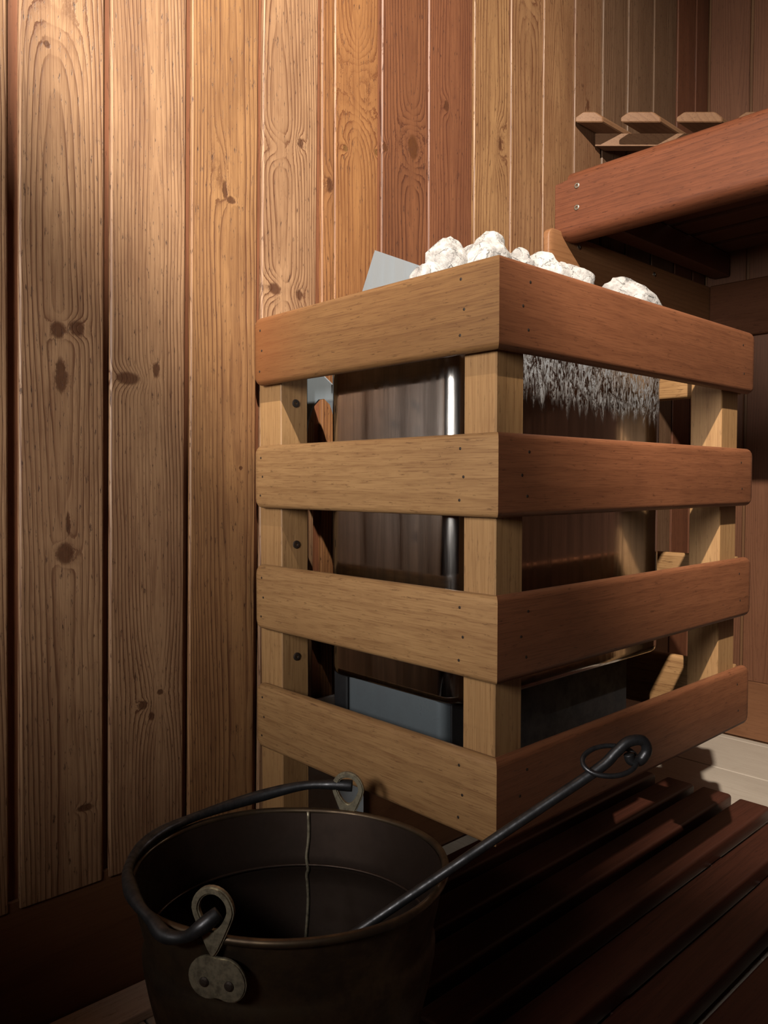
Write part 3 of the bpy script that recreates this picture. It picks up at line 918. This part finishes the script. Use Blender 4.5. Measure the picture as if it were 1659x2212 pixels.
# ------------------------------------------------------------------ pail
PC = Vector((0.478, 0.656, 0.0))
RA, RB = 0.163, 0.140            # a little out of round, long axis across the view
RZ = E - 0.400                   # rim height
yaw = math.atan2(-0.682, 0.731)
pail = empty('pail', (PC.x, PC.y, 0), (0, 0, yaw))
tag(pail, 'dark old copper pail with a folded-down bail handle on the floor', 'pail')
prof_out = [(0.0, -0.315), (0.53, -0.315), (0.58, -0.309), (0.66, -0.270), (0.76, -0.210), (0.845, -0.150), (0.900, -0.110), (0.925, -0.088), (0.930, -0.076), (0.917, -0.069), (0.912, -0.063), (0.925, -0.052), (0.955, -0.030), (0.988, -0.004)]
prof_in = [(0.968, -0.002), (0.935, -0.030), (0.905, -0.052), (0.892, -0.062), (0.897, -0.069), (0.909, -0.076), (0.904, -0.088), (0.880, -0.110), (0.825, -0.150), (0.740, -0.210), (0.64, -0.268), (0.56, -0.298), (0.0, -0.303)]
body = link('body', lathe_mesh('body', [(r, z + RZ) for r, z in prof_out] + [(0.965, RZ - 0.002)], n=96, sx=RA, sy=RB), M_pail, pail)
# the outside wall and the lining are one turned sheet
me = lathe_mesh('body_full', [(r, z + RZ) for r, z in prof_out + prof_in], n=96, sx=RA, sy=RB)
me.materials.append(M_pail); me.materials.append(M_pail_in)
nin = (len(prof_out)) * 96
for p in me.polygons:
    if min(p.vertices) >= nin - 96 + 0 and max(p.vertices) >= nin: p.material_index = 1
body.data = me
shade_auto(body, 60)
rim = [(0.995 * RA * math.cos(a) * (1 + 0.004 * math.sin(5 * a)), 0.995 * RB * math.sin(a) * (1 + 0.004 * math.sin(7 * a)), RZ - 0.002 + 0.0012 * math.sin(3 * a + 1)) for a in [2 * math.pi * i / 96 for i in range(96)]]
ro = link('rim', tube_mesh('rim', rim, 0.0042, n=8, closed=True), M_pail, pail, smooth=True)
def el(a, k=1.0): return Vector((RA * k * math.cos(a), RB * k * math.sin(a), 0))
# seam running down the inside
sa = math.radians(88)
seam = [el(sa, r * 0.995) + Vector((0.0012 * math.sin(q * 2.1), 0, z + RZ)) for q, (r, z) in enumerate(prof_in[:9])]
ir = [(0.889 * RA * math.cos(a), 0.889 * RB * math.sin(a), RZ - 0.063) for a in [2 * math.pi * i / 96 for i in range(96)]]
link('inner_ridge', tube_mesh('inner_ridge', ir, 0.0018, n=8, closed=True), M_pail_in, body, smooth=True)
link('seam', tube_mesh('seam', smooth_path(seam, 4), 0.0022, n=6), M_lug, body, smooth=True)

def lug(ang, name='lug'):
    """loop standing on the rim with a riveted foot plate"""
    root_p = el(ang, 1.035)
    tang = Vector((-RA * math.sin(ang), RB * math.cos(ang), 0)).normalized()
    nrm = Vector((tang.y, -tang.x, 0))
    rot = math.atan2(tang.y, tang.x)
    n = 28
    outer, inner = [], []
    for i in range(n):
        a = 2 * math.pi * i / n
        # teardrop: round on top, drawn to a neck below
        drop = max(0.0, -math.sin(a))
        outer.append((0.0205 * math.cos(a) * (1 - 0.45 * drop ** 1.5), 0.030 + 0.0215 * math.sin(a) - 0.020 * drop ** 2))
        inner.append((0.0135 * math.cos(a) * (1 - 0.25 * drop), 0.030 + 0.0145 * math.sin(a) - 0.003 * drop ** 2))
    o = link(name, plate_mesh(name, outer, 0.006, inner), M_lug, pail, (root_p.x, root_p.y, RZ - 0.004), (0, 0, rot))
    bm_ = bmesh.new(); bm_.from_mesh(o.data)
    bmesh.ops.bevel(bm_, geom=[e for e in bm_.edges if e.calc_face_angle(0) > 1.2], offset=0.0014, segments=2, affect='EDGES')
    bm_.to_mesh(o.data); bm_.free()
    shade_auto(o, 50)
    # foot plate, kidney shaped
    foot = []
    for i in range(30):
        a = 2 * math.pi * i / 30
        rr_ = 0.0205 + 0.007 * abs(math.cos(a)) - 0.0035 * max(0, -math.sin(a)) ** 6
        foot.append((rr_ * math.cos(a) * 1.02 + 0.004, -0.031 + rr_ * math.sin(a) * 0.95))
    fo = link('foot_plate', plate_mesh('foot_plate', foot, 0.004), M_lug, o, (0, 0.0002, 0))
    bm_ = bmesh.new(); bm_.from_mesh(fo.data)
    bmesh.ops.bevel(bm_, geom=[e for e in bm_.edges if e.calc_face_angle(0) > 1.2], offset=0.0012, segments=2, affect='EDGES')
    bm_.to_mesh(fo.data); bm_.free()
    shade_auto(fo, 50)
    for sx in (-0.008, 0.016):
        rv = link('rivet', lathe_mesh('rivet', [(0.0045, 0.001), (0.0045, -0.0006), (0.003, -0.0018), (0.0, -0.0022)], n=14), M_nail, o, (sx, 0.0, -0.034))
        rv.rotation_euler = (math.radians(-90), 0, 0)
    return o, root_p, tang, nrm
A_F = math.radians(-108)     # near lug (towards the viewer, left)
A_B = math.radians(71)
lug(A_F); lug(A_B)
# bail handle, folded down along the wall side of the rim
def hpt(deg, k, dz): return tuple(el(math.radians(deg), k) + Vector((0, 0, RZ + dz)))
hpts = [hpt(-107, 0.99, 0.022), hpt(-111, 1.06, 0.012), hpt(-116, 1.08, 0.002), hpt(-123, 1.085, -0.001), hpt(-130, 1.06, 0.004), hpt(-139, 1.045, 0.008),
        hpt(-152, 1.015, 0.009), hpt(-168, 1.005, 0.009), hpt(174, 1.0, 0.009), hpt(155, 1.0, 0.009), hpt(135, 1.0, 0.010), hpt(112, 1.01, 0.016), hpt(92, 1.02, 0.026), hpt(79, 1.02, 0.029), hpt(70, 1.06, 0.028)]
hp = smooth_path(hpts, 8)
rad = [0.0062 + 0.0010 * math.sin(i * 0.3) for i in range(len(hp))]
link('bail_handle', tube_mesh('bail_handle', hp, rad, n=10), M_dark, pail, smooth=True)

# ------------------------------------------------------------------ iron ladle leaning in the pail
lad = empty('ladle', (0.5, 0.60, 0.20))
tag(lad, 'black iron ladle with curled hook end and ring, leaning out of the pail', 'ladle')
off = Vector((0.5, 0.60, 0.20))
p_rim = Vector((0.557, 0.518, RZ + 0.0105))
p_top = Vector((0.706, 0.405, E - 0.272))
dr = (p_top - p_rim).normalized()
p_low = p_rim - dr * 0.20
upv = Vector((0, 0, 1)) - dr * dr.z
upv.normalize()
sdv = dr.cross(upv)
# flattened shaft that widens to the hook, then curls back on itself
path = [p_low, p_low + dr * 0.05, p_rim, p_rim + (p_top - p_rim) * 0.5, p_top - dr * 0.030,
        p_top - dr * 0.006 + upv * 0.004, p_top + dr * 0.010 + upv * 0.006, p_top + dr * 0.023 - upv * 0.001, p_top + dr * 0.022 - upv * 0.012, p_top + dr * 0.011 - upv * 0.017, p_top + dr * 0.003 - upv * 0.012, p_top + dr * 0.004 - upv * 0.005]
path = [p - off for p in path]
sp_ = smooth_path(path, 6)
rl = [0.0044 + 0.0010 * min(1.0, i / 24.0) for i in range(len(sp_))]
link('shaft', tube_mesh('shaft', sp_, rl, n=12), M_dark, lad, smooth=True)
fwv = Vector((0.682, 0.731, 0.0)); rtv = Vector((0.731, -0.682, 0.0))
rc = p_top - rtv * 0.013 - Vector((0, 0, 0.0085)) - off
ringp = [tuple(rc + rtv * (0.0275 * math.cos(a)) + (Vector((0, 0, 0.0105)) + fwv * 0.014 + rtv * 0.004) * math.sin(a)) for a in [2 * math.pi * i / 40 for i in range(40)]]
link('ring', tube_mesh('ring', ringp, 0.0026, n=8, closed=True), M_dark, lad, smooth=True)
# bowl
bowl_prof = [(0.0, -0.028), (0.018, -0.026), (0.031, -0.016), (0.037, 0.0), (0.0385, 0.0), (0.033, -0.018), (0.019, -0.028), (0.0, -0.030)]
bw = link('bowl', lathe_mesh('bowl', bowl_prof, n=32), M_dark, lad, tuple(p_low - off - dr * 0.030 + Vector((0, 0, -0.002))), (0.25, -0.35, 0), smooth=True)

# ------------------------------------------------------------------ ceiling lamp above and behind the camera
lamp = empty('ceiling_lamp', (LAMP.x, LAMP.y, ZT))
tag(lamp, 'hanging lamp with a wooden shade board, above and behind the viewpoint', 'lamp')
d1 = Vector((0.312, 0.674, -0.6560)); d2 = Vector((0.550, 0.310, -0.8166))
hz = 0.25
a1 = d1 * (hz / -d1.z); a2 = d2 * (hz / -d2.z)
ed = (a2 - a1).normalized()
mid_ = (a1 + a2) / 2
e0 = mid_ - ed * 0.42; e1 = mid_ + ed * 0.42
nrm = Vector((ed.y, -ed.x, 0))
if nrm.dot(mid_) > 0: nrm = -nrm
bk0 = e0 + nrm * 0.42; bk1 = e1 + nrm * 0.42
b = bmesh.new()
tp = [b.verts.new(LAMP + p - Vector((LAMP.x, LAMP.y, ZT))) for p in (e0, e1, bk1, bk0)]
bt = [b.verts.new(LAMP + p - Vector((LAMP.x, LAMP.y, ZT)) + Vector((0, 0, -0.018))) for p in (e0, e1, bk1, bk0)]
b.faces.new(tp); b.faces.new(list(reversed(bt)))
for i in range(4): b.faces.new((tp[i], bt[i], bt[(i + 1) % 4], tp[(i + 1) % 4]))
link('shade_board', mesh_of(b, 'shade_board'), M_hidden, lamp)
zb = LAMP.z - hz - ZT
for c in (bk0 - nrm * 0.03, bk1 - nrm * 0.03):
    c = c - Vector((0, 0, c.z))
    link('rod', tube_mesh('rod', [c + Vector((0, 0, zb)), c + Vector((0, 0, 0))], 0.005, n=8), M_dark, lamp, smooth=True)
link('socket', lathe_mesh('socket', [(0.0, 0.0), (0.035, 0.0), (0.035, -0.05), (0.025, -0.09), (0.018, -0.13), (0.0, -0.13)], n=24), M_dark, lamp, smooth=True)
